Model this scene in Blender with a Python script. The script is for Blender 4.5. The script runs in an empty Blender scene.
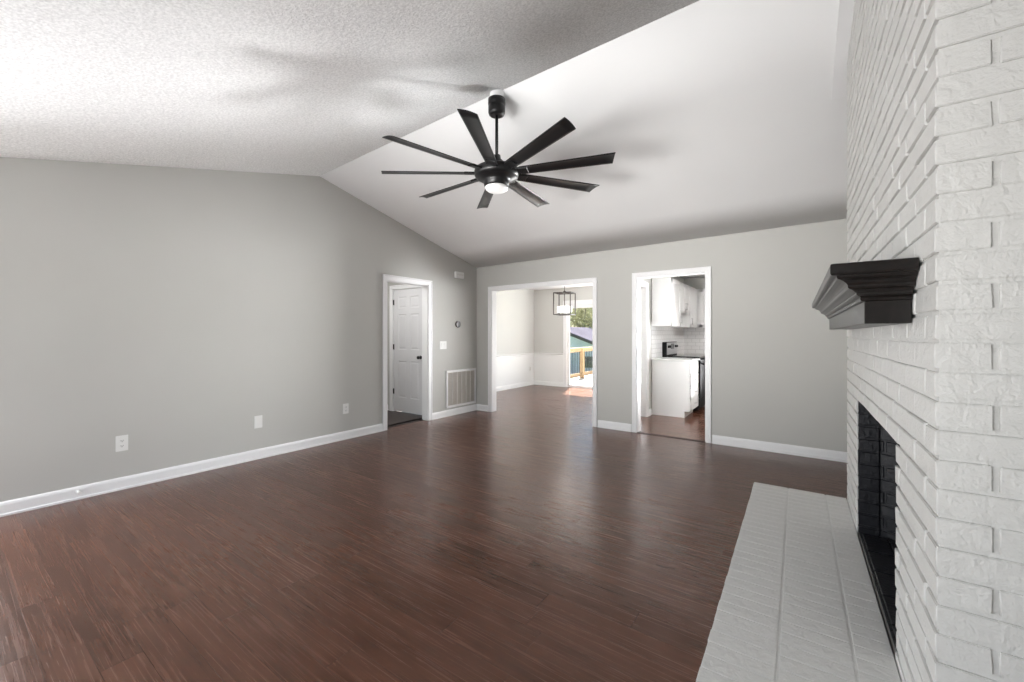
import bpy, bmesh, math, random
from mathutils import Vector, Matrix
random.seed(7)
scene = bpy.context.scene
COL = scene.collection
PI = math.pi

# ------------------------------------------------------------------ camera
CAM_H = 1.29
cam_d = bpy.data.cameras.new('camera')
cam = bpy.data.objects.new('camera', cam_d)
COL.objects.link(cam)
cam.location = (0, 0, CAM_H)
cam.rotation_euler = (PI / 2, 0, math.radians(34.9))
cam_d.sensor_width = 36.0
cam_d.lens = 409.0 / 1024.0 * 36.0
cam_d.shift_y = -6.0 / 1024.0
cam_d.clip_start = 0.02
scene.camera = cam

# ------------------------------------------------------------------ world, sun, daylight, exposure
scene.view_settings.view_transform = 'Standard'
scene.view_settings.look = 'None'
scene.view_settings.exposure = 0.86
scene.view_settings.gamma = 1.0
scene.view_settings.use_curve_mapping = False
world = bpy.data.worlds.new('sky')
scene.world = world
world.use_nodes = True
wn = world.node_tree
wn.nodes.clear()
w_out = wn.nodes.new('ShaderNodeOutputWorld')
w_bg = wn.nodes.new('ShaderNodeBackground')
w_sky = wn.nodes.new('ShaderNodeTexSky')
w_sky.sky_type = 'NISHITA'
w_sky.sun_disc = False
w_sky.sun_elevation = math.radians(52)
w_sky.sun_rotation = math.radians(-18)
w_bg.inputs['Strength'].default_value = 0.13
wn.links.new(w_sky.outputs[0], w_bg.inputs[0])
wn.links.new(w_bg.outputs[0], w_out.inputs[0])


def light(name, kind, loc, power, rot=(0, 0, 0), size=None, size_y=None, color=(1, 1, 1), spread=None, radius=None):
    d = bpy.data.lights.new(name, kind)
    d.energy = power
    d.color = color
    if kind == 'AREA':
        d.shape = 'RECTANGLE'
        d.size = size
        d.size_y = size_y or size
        if spread:
            d.spread = spread
    if radius is not None:
        d.shadow_soft_size = radius
    o = bpy.data.objects.new(name, d)
    COL.objects.link(o)
    o.location = loc
    o.rotation_euler = rot
    return o


# sun coming over the garden and down through the sliding door
sun = light('sun', 'SUN', (-6, 16, 9), 24.0, color=(1.0, 0.95, 0.88))
sun.data.angle = math.radians(0.6)
sun.rotation_euler = Vector((0.45, -1.25, -1.96)).to_track_quat('-Z', 'Y').to_euler()
# daylight through two invented windows out of view: in the left wall beside the camera and in the wall behind it
light('added_left_daylight', 'AREA', (-4.56, -0.58, 1.15), 42, (PI / 2 - math.radians(20), 0, -PI / 2), 1.5, 1.7, (0.97, 0.985, 1.0))
light('added_front_daylight', 'AREA', (-1.7, -1.30, 1.05), 26, (PI / 2 + math.radians(6), 0, 0), 3.0, 1.7, (0.97, 0.985, 1.0))
fb_ = light('back_slope_fill', 'AREA', (-2.1, -1.28, 0.8), 18, (0, 0, 0), 2.6, 0.9, (1.0, 0.99, 0.97), spread=math.radians(56))  # added fill beam that brightens the back ceiling slope
fb_.rotation_euler = Vector((0.7, 6.0, 1.75)).to_track_quat('-Z', 'Y').to_euler()
# daylight through the hidden half of the sliding door: straight into the dining room, and thrown up off the bright deck
light('sliding_door_daylight', 'AREA', (-3.05, 9.0, 0.95), 58, (-PI / 2 - math.radians(22), 0, 0), 1.2, 1.7, (0.93, 0.965, 1.0))
dd = light('deck_bounce_daylight', 'AREA', (-2.95, 8.98, 0.75), 5, (0, 0, 0), 1.0, 1.2, (1.0, 0.99, 0.97), spread=math.radians(50))
dd.rotation_euler = Vector((0.0, -7.4, 2.0)).to_track_quat('-Z', 'Y').to_euler()
# upward light from low in the kitchen, round the corner; its door is invented
kd = light('kitchen_low_light', 'AREA', (0.05, 9.0, 0.95), 40, (0, 0, 0), 1.0, 1.5, (0.98, 0.99, 1.0), spread=math.radians(45))
kd.rotation_euler = Vector((-2.03, -6.37, 1.65)).to_track_quat('-Z', 'Y').to_euler()
# added fill with no window behind it, slanting through the kitchen doorway on to the long left wall
kw = light('left_wall_fill', 'AREA', (0.94, 7.7, 1.45), 26, (0, 0, 0), 1.2, 1.1, (0.99, 0.99, 1.0), spread=math.radians(42))
kw.rotation_euler = Vector((-5.4, -5.0, 0.1)).to_track_quat('-Z', 'Y').to_euler()
# added fill lights under the kitchen and hall ceilings, with no fixtures
light('kitchen_fill', 'AREA', (0.3, 7.2, 2.43), 24, (0, 0, 0), 0.6, 0.6, (1.0, 0.98, 0.95))
light('hall_fill', 'AREA', (-5.2, 3.5, 2.42), 10, (0, 0, 0), 0.8, 0.8, (1.0, 0.98, 0.97))


# ------------------------------------------------------------------ materials
def mat(name):
    m = bpy.data.materials.new(name)
    m.use_nodes = True
    nt = m.node_tree
    b = nt.nodes['Principled BSDF']
    return m, nt, b


def N(nt, t, **kw):
    n = nt.nodes.new(t)
    for k, v in kw.items():
        setattr(n, k, v)
    return n


def setin(node, name, val):
    node.inputs[name].default_value = val


def coords(nt, scale=(1, 1, 1), rot=(0, 0, 0)):
    tc = N(nt, 'ShaderNodeNewGeometry')
    mp = N(nt, 'ShaderNodeMapping')
    setin(mp, 'Scale', scale)
    setin(mp, 'Rotation', rot)
    nt.links.new(tc.outputs['Position'], mp.inputs['Vector'])
    return mp.outputs['Vector']


def noise(nt, vec, scale, detail=3.0, rough=0.55, dist=0.0):
    n = N(nt, 'ShaderNodeTexNoise')
    setin(n, 'Scale', scale)
    setin(n, 'Detail', detail)
    setin(n, 'Roughness', rough)
    setin(n, 'Distortion', dist)
    nt.links.new(vec, n.inputs['Vector'])
    return n.outputs['Fac']


def ramp(nt, fac, stops):
    r = N(nt, 'ShaderNodeValToRGB')
    el = r.color_ramp.elements
    while len(el) < len(stops):
        el.new(0.5)
    for e, (p, c) in zip(el, stops):
        e.position = p
        e.color = (*c, 1) if len(c) == 3 else c
    nt.links.new(fac, r.inputs['Fac'])
    return r.outputs['Color']


def bump(nt, b, height, strength, dist=0.01):
    bn = N(nt, 'ShaderNodeBump')
    setin(bn, 'Strength', strength)
    setin(bn, 'Distance', dist)
    nt.links.new(height, bn.inputs['Height'])
    nt.links.new(bn.outputs['Normal'], b.inputs['Normal'])
    return bn


def math_n(nt, op, a, bb=None):
    n = N(nt, 'ShaderNodeMath', operation=op)
    for i, v in enumerate((a, bb)):
        if v is None:
            continue
        if isinstance(v, (int, float)):
            n.inputs[i].default_value = v
        else:
            nt.links.new(v, n.inputs[i])
    return n.outputs[0]


def paint(name, col, rough=0.5, nscale=60, nstr=0.05, dist=0.004, var=0.02, spec=0.5, detail=3.0):
    m, nt, b = mat(name)
    v = coords(nt)
    f = noise(nt, v, 1.7, 2)
    lo = tuple(c * (1 - var) for c in col)
    hi = tuple(min(1, c * (1 + var)) for c in col)
    nt.links.new(ramp(nt, f, [(0.3, lo), (0.7, hi)]), b.inputs['Base Color'])
    setin(b, 'Roughness', rough)
    setin(b, 'Specular IOR Level', spec)
    if nstr:
        bump(nt, b, noise(nt, v, nscale, detail), nstr, dist)
    return m


def metal(name, col, rough=0.3, metallic=1.0):
    m, nt, b = mat(name)
    f = noise(nt, coords(nt), 40, 2)
    nt.links.new(ramp(nt, f, [(0.3, tuple(c * 0.93 for c in col)), (0.7, col)]), b.inputs['Base Color'])
    setin(b, 'Metallic', metallic)
    setin(b, 'Roughness', rough)
    return m


def emit(name, col, strength, base=(0.9, 0.9, 0.9)):
    m, nt, b = mat(name)
    setin(b, 'Base Color', (*base, 1))
    setin(b, 'Roughness', 0.35)
    setin(b, 'Emission Color', (*col, 1))
    setin(b, 'Emission Strength', strength)
    return m


M = {}
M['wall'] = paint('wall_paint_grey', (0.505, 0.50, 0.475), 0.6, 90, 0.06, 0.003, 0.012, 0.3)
M['wall_lit'] = paint('wall_paint_lit', (0.60, 0.595, 0.575), 0.6, 90, 0.06, 0.003, 0.012, 0.3)  # wall grey made paler: the dining room's brighter light is in the colour
M['white'] = paint('white_trim_paint', (0.83, 0.83, 0.835), 0.35, 30, 0.02, 0.003, 0.01)
M['wainscot'] = paint('white_wainscot_paint', (0.82, 0.82, 0.815), 0.45, 40, 0.03, 0.003, 0.01)
M['door'] = paint('white_door_paint', (0.70, 0.70, 0.71), 0.4, 30, 0.02, 0.003, 0.01)
M['ceil_smooth'] = paint('ceiling_smooth_paint', (0.82, 0.82, 0.82), 0.85, 70, 0.12, 0.006, 0.01, 0.2)
M['cabinet'] = paint('white_cabinet_paint', (0.82, 0.82, 0.82), 0.35, 20, 0.01, 0.003, 0.008)
M['plate'] = paint('white_plastic', (0.78, 0.78, 0.76), 0.3, 30, 0.0, 0.003, 0.01)
M['slot'] = paint('dark_slot', (0.06, 0.06, 0.06), 0.6, 30, 0.0)
M['black'] = paint('fan_black', (0.007, 0.007, 0.0075), 0.34, 60, 0.02, 0.001, 0.05, spec=0.4)
M['blade'] = paint('fan_blade_black', (0.009, 0.009, 0.0095), 0.30, 60, 0.03, 0.001, 0.08, spec=0.42)
M['bronze'] = paint('dark_bronze_metal', (0.05, 0.04, 0.035), 0.4, 40, 0.0)
M['grille_in'] = paint('grille_louver_paint', (0.60, 0.56, 0.52), 0.5, 40, 0.0)
M['divider'] = paint('grille_divider_paint', (0.74, 0.72, 0.69), 0.5, 40, 0.0)
M['grille_back'] = paint('grille_filter', (0.46, 0.42, 0.39), 0.9, 80, 0.1)
M['thermo_ring'] = metal('thermostat_ring', (0.20, 0.20, 0.20), 0.35)
M['thermo_face'] = paint('thermostat_face', (0.14, 0.14, 0.14), 0.15, 40, 0.0)
M['steel'] = metal('stainless_steel', (0.45, 0.45, 0.46), 0.38, 0.15)
M['nickel'] = metal('brushed_nickel', (0.6, 0.6, 0.6), 0.3)
M['range_black'] = paint('range_black_enamel', (0.010, 0.010, 0.011), 0.6, 40, 0.0, spec=0.2)
M['range_glass'] = paint('black_glass', (0.008, 0.008, 0.009), 0.06, 40, 0.0)
M['counter'] = paint('white_countertop', (0.78, 0.78, 0.775), 0.2, 40, 0.0, var=0.03)
M['diffuser'] = emit('fan_light_diffuser', (1, 0.98, 0.95), 0.02, (0.85, 0.84, 0.83))
M['bulb'] = emit('frosted_glass_lit', (1, 0.97, 0.93), 0.55)
M['deck'] = paint('deck_boards_pale', (0.55, 0.52, 0.48), 0.7, 30, 0.2, 0.004, 0.1)
M['rail_wood'] = paint('railing_wood', (0.42, 0.27, 0.15), 0.7, 30, 0.2, 0.004, 0.12)
M['baluster'] = paint('black_baluster', (0.02, 0.03, 0.035), 0.4, 30, 0.0)
M['grass'] = paint('lawn_grass', (0.10, 0.16, 0.05), 0.95, 20, 0.8, 0.05, 0.3)
M['ground_grey'] = paint('neutral_ground_grey', (0.075, 0.075, 0.078), 0.9, 20, 0.3, 0.01, 0.1)
M['shed'] = paint('shed_siding', (0.52, 0.56, 0.74), 0.7, 12, 0.2, 0.01, 0.06)
M['shed_roof'] = paint('shed_shingles', (0.07, 0.065, 0.085), 1.0, 30, 0.3, 0.01, 0.15, spec=0.0)
M['bark'] = paint('tree_bark', (0.12, 0.09, 0.07), 0.9, 20, 0.6, 0.02, 0.2)
M['leaf'] = paint('leaves_green', (0.22, 0.25, 0.10), 0.6, 3, 0.0, var=0.35)
M['leaf2'] = paint('leaves_olive', (0.34, 0.32, 0.17), 0.6, 3, 0.0, var=0.35)
M['leaf3'] = paint('hedge_leaves_grey', (0.16, 0.15, 0.19), 0.7, 3, 0.0, var=0.4)


def make_popcorn():
    m, nt, b = mat('ceiling_textured_paint')
    v = coords(nt)
    f = noise(nt, v, 75, 4, 0.65)
    g = noise(nt, v, 24, 3, 0.6)
    h = math_n(nt, 'ADD', math_n(nt, 'MULTIPLY', f, 0.7), math_n(nt, 'MULTIPLY', g, 0.5))
    nt.links.new(ramp(nt, f, [(0.34, (0.66, 0.66, 0.66)), (0.62, (0.86, 0.86, 0.86))]), b.inputs['Base Color'])
    setin(b, 'Roughness', 0.95)
    setin(b, 'Specular IOR Level', 0.15)
    bump(nt, b, h, 0.55, 0.012)
    return m


M['ceil_pop'] = make_popcorn()


def make_floor(name, tint=1.0, plank=0.127, length=1.22, rough=0.22):
    m, nt, b = mat(name)
    g = N(nt, 'ShaderNodeNewGeometry')
    sep = N(nt, 'ShaderNodeSeparateXYZ')
    nt.links.new(g.outputs['Position'], sep.inputs[0])
    x, y = sep.outputs['X'], sep.outputs['Y']
    ry = math_n(nt, 'DIVIDE', y, plank)
    row = math_n(nt, 'FLOOR', ry)
    wr = N(nt, 'ShaderNodeTexWhiteNoise', noise_dimensions='1D')
    nt.links.new(row, wr.inputs['W'])
    rx = math_n(nt, 'ADD', math_n(nt, 'DIVIDE', x, length), math_n(nt, 'MULTIPLY', wr.outputs['Value'], 7.3))
    colm = math_n(nt, 'FLOOR', rx)
    pid = math_n(nt, 'ADD', math_n(nt, 'MULTIPLY', row, 17.31), math_n(nt, 'MULTIPLY', colm, 5.77))
    wp = N(nt, 'ShaderNodeTexWhiteNoise', noise_dimensions='1D')
    nt.links.new(pid, wp.inputs['W'])
    # grain: noise stretched along the plank and shifted per plank
    cmb = N(nt, 'ShaderNodeCombineXYZ')
    nt.links.new(math_n(nt, 'ADD', math_n(nt, 'MULTIPLY', x, 1.0), math_n(nt, 'MULTIPLY', wp.outputs['Value'], 40.0)), cmb.inputs[0])
    nt.links.new(math_n(nt, 'MULTIPLY', y, 50.0), cmb.inputs[1])
    nt.links.new(math_n(nt, 'MULTIPLY', wp.outputs['Value'], 9.0), cmb.inputs[2])
    grain = noise(nt, cmb.outputs[0], 1.6, 6, 0.62, 1.1)
    cmb2 = N(nt, 'ShaderNodeCombineXYZ')
    nt.links.new(math_n(nt, 'ADD', math_n(nt, 'MULTIPLY', x, 1.5), math_n(nt, 'MULTIPLY', wp.outputs['Value'], 20.0)), cmb2.inputs[0])
    nt.links.new(math_n(nt, 'MULTIPLY', y, 4.0), cmb2.inputs[1])
    blot = noise(nt, cmb2.outputs[0], 2.2, 4, 0.6, 0.4)
    mixv = math_n(nt, 'ADD', math_n(nt, 'MULTIPLY', grain, 0.46),
                  math_n(nt, 'ADD', math_n(nt, 'MULTIPLY', blot, 0.36), math_n(nt, 'MULTIPLY', wp.outputs['Value'], 0.09)))
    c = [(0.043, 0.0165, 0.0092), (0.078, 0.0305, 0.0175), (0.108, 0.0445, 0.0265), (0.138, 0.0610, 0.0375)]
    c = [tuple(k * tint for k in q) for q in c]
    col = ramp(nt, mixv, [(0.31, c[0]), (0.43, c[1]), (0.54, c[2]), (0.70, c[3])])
    # seams
    fy = math_n(nt, 'FRACT', ry)
    fx = math_n(nt, 'FRACT', rx)
    ey = math_n(nt, 'MINIMUM', fy, math_n(nt, 'SUBTRACT', 1.0, fy))
    ex = math_n(nt, 'MINIMUM', fx, math_n(nt, 'SUBTRACT', 1.0, fx))
    sy = math_n(nt, 'LESS_THAN', ey, 0.010)
    sx = math_n(nt, 'LESS_THAN', ex, 0.0013)
    seam = math_n(nt, 'MAXIMUM', sy, sx)
    mx = N(nt, 'ShaderNodeMix', data_type='RGBA')
    nt.links.new(math_n(nt, 'MULTIPLY', seam, 0.55), mx.inputs[0])
    nt.links.new(col, mx.inputs[6])
    mx.inputs[7].default_value = (0.012, 0.006, 0.004, 1)
    nt.links.new(mx.outputs[2], b.inputs['Base Color'])
    rr = N(nt, 'ShaderNodeMapRange')
    setin(rr, 'From Min', 0.3)
    setin(rr, 'From Max', 0.7)
    setin(rr, 'To Min', rough - 0.05)
    setin(rr, 'To Max', rough + 0.10)
    nt.links.new(grain, rr.inputs['Value'])
    nt.links.new(rr.outputs[0], b.inputs['Roughness'])
    # hand-scraped ripples run along the plank
    cmb3 = N(nt, 'ShaderNodeCombineXYZ')
    nt.links.new(math_n(nt, 'MULTIPLY', x, 1.2), cmb3.inputs[0])
    nt.links.new(math_n(nt, 'MULTIPLY', y, 46.0), cmb3.inputs[1])
    rip = noise(nt, cmb3.outputs[0], 1.3, 3, 0.5, 0.3)
    h = math_n(nt, 'SUBTRACT', math_n(nt, 'ADD', math_n(nt, 'MULTIPLY', rip, 0.9), math_n(nt, 'MULTIPLY', grain, 0.35)),
               math_n(nt, 'MULTIPLY', seam, 0.5))
    bump(nt, b, h, 0.20, 0.0020)
    setin(b, 'Specular IOR Level', 0.6)
    setin(b, 'Specular Tint', (1.0, 0.76, 0.66, 1))
    return m


M['floor'] = make_floor('dark_wood_floor')
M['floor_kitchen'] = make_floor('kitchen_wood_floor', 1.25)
M['floor_hall'] = paint('hall_floor_dark', (0.055, 0.043, 0.040), 0.6, 20, 0.1, 0.004, 0.15)


def make_brick_paint(name, col, rough, strength, spec=0.5, scale=1.0):
    m, nt, b = mat(name)
    v = coords(nt)
    fine = noise(nt, v, 140 * scale, 4, 0.6)
    big = noise(nt, v, 26 * scale, 4, 0.55, 0.8)
    drip = noise(nt, coords(nt, (1, 1, 0.25)), 60 * scale, 2, 0.5)
    h = math_n(nt, 'ADD', math_n(nt, 'MULTIPLY', fine, 0.35), math_n(nt, 'ADD', math_n(nt, 'MULTIPLY', big, 0.9), math_n(nt, 'MULTIPLY', drip, 0.35)))
    lo = tuple(c * 0.96 for c in col)
    nt.links.new(ramp(nt, big, [(0.3, lo), (0.7, col)]), b.inputs['Base Color'])
    setin(b, 'Roughness', rough)
    setin(b, 'Specular IOR Level', spec)
    bump(nt, b, h, strength, 0.006)
    return m


M['brick'] = make_brick_paint('white_painted_brick', (0.66, 0.655, 0.635), 0.5, 0.85)
M['soot'] = make_brick_paint('black_painted_brick', (0.009, 0.009, 0.012), 0.36, 0.9, 0.3)


def make_mantel():
    m, nt, b = mat('espresso_wood')
    v = coords(nt, (14, 1.2, 14))
    f = noise(nt, v, 3.0, 5, 0.6, 0.8)
    nt.links.new(ramp(nt, f, [(0.3, (0.004, 0.0033, 0.003)), (0.7, (0.013, 0.0095, 0.0085))]), b.inputs['Base Color'])
    setin(b, 'Roughness', 0.30)
    setin(b, 'Specular IOR Level', 0.35)
    bump(nt, b, f, 0.06, 0.002)
    return m


M['mantel'] = make_mantel()


def make_tile():
    m, nt, b = mat('white_subway_tile')
    g = N(nt, 'ShaderNodeNewGeometry')
    sep = N(nt, 'ShaderNodeSeparateXYZ')
    nt.links.new(g.outputs['Position'], sep.inputs[0])
    cmb = N(nt, 'ShaderNodeCombineXYZ')
    nt.links.new(math_n(nt, 'ADD', sep.outputs['X'], sep.outputs['Y']), cmb.inputs[0])
    nt.links.new(sep.outputs['Z'], cmb.inputs[1])
    br = N(nt, 'ShaderNodeTexBrick')
    br.offset = 0.5
    setin(br, 'Scale', 1.0)
    setin(br, 'Brick Width', 0.152)
    setin(br, 'Row Height', 0.076)
    setin(br, 'Mortar Size', 0.004)
    setin(br, 'Color1', (0.88, 0.88, 0.88, 1))
    setin(br, 'Color2', (0.85, 0.85, 0.855, 1))
    setin(br, 'Mortar', (0.66, 0.66, 0.66, 1))
    nt.links.new(cmb.outputs[0], br.inputs['Vector'])
    nt.links.new(br.outputs['Color'], b.inputs['Base Color'])
    setin(b, 'Roughness', 0.18)
    inv = math_n(nt, 'SUBTRACT', 1.0, br.outputs['Fac'])
    bump(nt, b, inv, 0.3, 0.003)
    return m


M['tile'] = make_tile()


def make_glass():
    m = bpy.data.materials.new('clear_glass')
    m.use_nodes = True
    nt = m.node_tree
    nt.nodes.clear()
    out = N(nt, 'ShaderNodeOutputMaterial')
    tr = N(nt, 'ShaderNodeBsdfTransparent')
    setin(tr, 'Color', (0.95, 0.97, 0.965, 1))
    gl = N(nt, 'ShaderNodeBsdfGlossy')
    setin(gl, 'Roughness', 0.0)
    mx = N(nt, 'ShaderNodeMixShader')
    mx.inputs[0].default_value = 0.04
    nt.links.new(tr.outputs[0], mx.inputs[1])
    nt.links.new(gl.outputs[0], mx.inputs[2])
    nt.links.new(mx.outputs[0], out.inputs[0])
    return m


M['glass'] = make_glass()


# ------------------------------------------------------------------ mesh helpers
class MB:
    def __init__(self):
        self.v, self.f, self.sm = [], [], []

    def add(self, verts, faces, smooth=False, mtx=None):
        o = len(self.v)
        for p in verts:
            p = Vector(p)
            self.v.append(tuple(mtx @ p) if mtx else tuple(p))
        for f in faces:
            self.f.append([o + i for i in f])
            self.sm.append(smooth)
        return self

    def box(self, x0, x1, y0, y1, z0, z1, mtx=None, jit=0.0):
        r = (lambda: random.uniform(-jit, jit)) if jit else (lambda: 0)
        v = [(x + r(), y + r(), z + r()) for z in (z0, z1) for y in (y0, y1) for x in (x0, x1)]
        f = [(0, 2, 3, 1), (4, 5, 7, 6), (0, 1, 5, 4), (2, 6, 7, 3), (0, 4, 6, 2), (1, 3, 7, 5)]
        return self.add(v, f, False, mtx)

    def prism(self, poly, axis, a0, a1):
        """poly: 2-D points; extruded along axis (0 x, 1 y, 2 z) from a0 to a1."""
        def pt(p, a):
            q = list(p)
            q.insert(axis, a)
            return q
        n = len(poly)
        v = [pt(p, a0) for p in poly] + [pt(p, a1) for p in poly]
        f = [tuple(range(n))[::-1], tuple(range(n, 2 * n))]
        for i in range(n):
            j = (i + 1) % n
            f.append((i, j, n + j, n + i))
        return self.add(v, f)

    def lathe(self, prof, c=(0, 0, 0), n=32, mtx=None, smooth=True):
        """prof: (radius, z) pairs, bottom to top or top to bottom."""
        v, f = [], []
        for r, z in prof:
            for i in range(n):
                a = 2 * PI * i / n
                v.append((c[0] + r * math.cos(a), c[1] + r * math.sin(a), c[2] + z))
        for k in range(len(prof) - 1):
            for i in range(n):
                j = (i + 1) % n
                f.append((k * n + i, k * n + j, (k + 1) * n + j, (k + 1) * n + i))
        self.add(v, f, smooth, mtx)
        o = len(self.v) - len(v)
        self.f.append([o + i for i in range(n)][::-1]); self.sm.append(False)
        L = (len(prof) - 1) * n
        self.f.append([o + L + i for i in range(n)]); self.sm.append(False)
        return self

    def tube(self, p0, p1, r, n=12, r1=None):
        p0, p1 = Vector(p0), Vector(p1)
        d = p1 - p0
        q = d.to_track_quat('Z', 'Y').to_matrix().to_4x4()
        q.translation = p0
        return self.lathe([(r, 0), (r if r1 is None else r1, d.length)], n=n, mtx=q)

    def build(self, name, material, parent=None, bevel=0.0, seg=2, label=None, loc=None):
        me = bpy.data.meshes.new(name)
        off = Vector(loc) if loc is not None else Vector((0, 0, 0))
        me.from_pydata([tuple(Vector(p) - off) for p in self.v], [], self.f)
        bm = bmesh.new()
        bm.from_mesh(me)
        bmesh.ops.recalc_face_normals(bm, faces=bm.faces[:])
        if bevel:
            bmesh.ops.bevel(bm, geom=bm.edges[:], offset=bevel, segments=seg, affect='EDGES', clamp_overlap=True)
        bm.to_mesh(me)
        bm.free()
        if not bevel:
            for p, s in zip(me.polygons, self.sm):
                p.use_smooth = s
        me.materials.append(material)
        o = bpy.data.objects.new(name, me)
        COL.objects.link(o)
        o.location = off
        if parent is not None:
            o.parent = parent
            o.matrix_parent_inverse = parent.matrix_world.inverted() if False else Matrix.Translation(-parent.location) if parent.parent is None else Matrix.Identity(4)
        if label:
            o['label'] = label
        return o


def tag(o, label, cat, group=None):
    o['label'] = label
    o['category'] = cat
    if group:
        o['group'] = group
    return o


def thing(name, label, cat, loc, group=None):
    o = bpy.data.objects.new(name, None)
    COL.objects.link(o)
    o.location = loc
    o.empty_display_size = 0.1
    return tag(o, label, cat, group)


def struct(o):
    o['kind'] = 'structure'
    return o


def part(mb, name, material, parent, bevel=0.0, seg=2, label=None):
    """geometry given in world coordinates, child of an unrotated thing."""
    o = mb.build(name, material, None, bevel, seg, label)
    o.parent = parent
    loc = Vector((0, 0, 0))
    p = parent
    while p is not None:
        loc += p.location
        p = p.parent
    o.data.transform(Matrix.Translation(-loc))
    return o


# ------------------------------------------------------------------ room shell
LX, BY = -4.535, 5.36          # left wall face, back wall face
NY, RX = -1.40, 0.86          # wall behind the camera, right wall
EAVE, RY = 2.467, 2.645       # eave height at the back wall, ridge position
T = 0.12


def ridge_z(x):
    if x > 0.0:
        x = 0.0
    t = (x - LX) / 4.6
    return 3.155 + 0.200 * t - 0.055 * t * t


def ceil_z(x, y):
    rz = ridge_z(x)
    if y >= RY:
        return rz + (EAVE - rz) * (y - RY) / (BY - RY)
    return rz - 0.2535 * (RY - y)


# the left wall is not quite square to the back wall: it and the hall behind it turn about the corner
TURN = -0.022


def ly(y):
    return y * 4.6529 / (4.6 + 0.022 * y)


def turn(o, ang=TURN, p=(LX, BY + 0.075, 0)):
    p = Vector(p)
    o.location = p + Matrix.Rotation(ang, 3, 'Z') @ (Vector(o.location) - p)
    o.rotation_euler.z += ang
    return o


def turn_back(o):
    return turn(o, -0.018, (-0.4, BY, 0))


def bx(x):
    return x * (1 + 0.0034 * (-0.4 - x))




# hall doorway in the left wall
DY0, DY1, DZ = ly(3.600), ly(4.372), 2.045
# floors
struct(MB().box(LX - 0.26, RX, NY, BY + 0.06, -0.06, 0.0).build('floor', M['floor']))
struct(MB().box(-5.70, -2.0, BY + 0.06, 9.16, -0.06, 0.0).build('floor_dining', M['floor']))
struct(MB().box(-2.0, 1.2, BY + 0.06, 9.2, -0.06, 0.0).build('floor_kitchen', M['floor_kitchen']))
struct(MB().box(-6.1, LX - 0.12, 2.5, 4.75, -0.06, 0.0).build('floor_hall', M['floor_hall']))
turn(struct(MB().box(LX - 0.13, LX - 0.095, DY0 - 0.01, DY1 + 0.01, 0.0, 0.008).build('trim_1', M['floor_hall'], bevel=0.003)))
struct(MB().box(-1.735, -0.905, BY + 0.005, BY + 0.045, 0.0, 0.008).build('trim_2', M['floor_hall'], bevel=0.003))

# ceiling, two slopes meeting at the ridge
NXC = 16
xs = [LX - 0.35 + (RX + T - LX + 0.35) * i / NXC for i in range(NXC + 1)]
for nm, ya, yb, m in (('ceiling', NY - T, RY, M['ceil_pop']), ('ceiling_back', RY, BY + 0.115, M['ceil_smooth'])):
    mb = MB()
    ny = 4
    vv = [(x, ya + (yb - ya) * j / ny, ceil_z(x, ya + (yb - ya) * j / ny)) for j in range(ny + 1) for x in xs]
    n1 = len(vv)
    vv += [(x, y, z + 0.1) for x, y, z in vv]
    W = NXC + 1
    ff = []
    for j in range(ny):
        for i in range(NXC):
            a = j * W + i
            ff.append((a, a + 1, a + W + 1, a + W))
            ff.append((n1 + a, n1 + a + W, n1 + a + W + 1, n1 + a + 1))
    edge = [i for i in range(W)] + [j * W + NXC for j in range(1, ny + 1)] + [ny * W + i for i in range(NXC - 1, -1, -1)] + [j * W for j in range(ny - 1, 0, -1)]
    for k in range(len(edge)):
        a, b_ = edge[k], edge[(k + 1) % len(edge)]
        ff.append((a, n1 + a, n1 + b_, b_))
    mb.add(vv, ff, True)
    o = struct(mb.build(nm, m))
    for p in o.data.polygons:
        p.use_smooth = abs(p.normal.z) > 0.5


# left gable wall with the hall doorway (Y 3.60-4.385, 2.055 high)
def gable(y0, y1, z0, x):
    ys = [y0] + ([RY] if y0 < RY < y1 else []) + [y1]
    return [(y0, z0), (y1, z0)] + [(y, ceil_z(x, y) + 0.03) for y in reversed(ys)]


mb = MB()
LW0, LW1 = -1.38, 0.20
for (y0, y1, z0) in ((NY - T, LW0, 0.0), (LW0, LW1, 2.02), (LW1, DY0, 0.0), (DY0, DY1, DZ), (DY1, BY + 0.1, 0.0)):
    mb.prism(gable(y0, y1, z0, LX), 0, LX - T, LX)
mb.box(LX - T, LX, LW0, LW1, 0.0, 0.25)
turn(struct(mb.build('wall_left', M['wall'])))

# back wall with the dining opening and the kitchen opening
D0, D1, K0, K1, OZ = bx(-4.160), bx(-2.345), bx(-1.740), bx(-0.894), 2.045
mb = MB()
for x0, x1, z0 in ((LX - 0.05, D0, 0), (D0, D1, OZ), (D1, K0, 0), (K0, K1, OZ + 0.012), (K1, RX + T, 0)):
    mb.box(x0, x1, BY, BY + T, z0, EAVE + 0.02)
turn_back(struct(mb.build('wall_back', M['wall'])))
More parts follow.
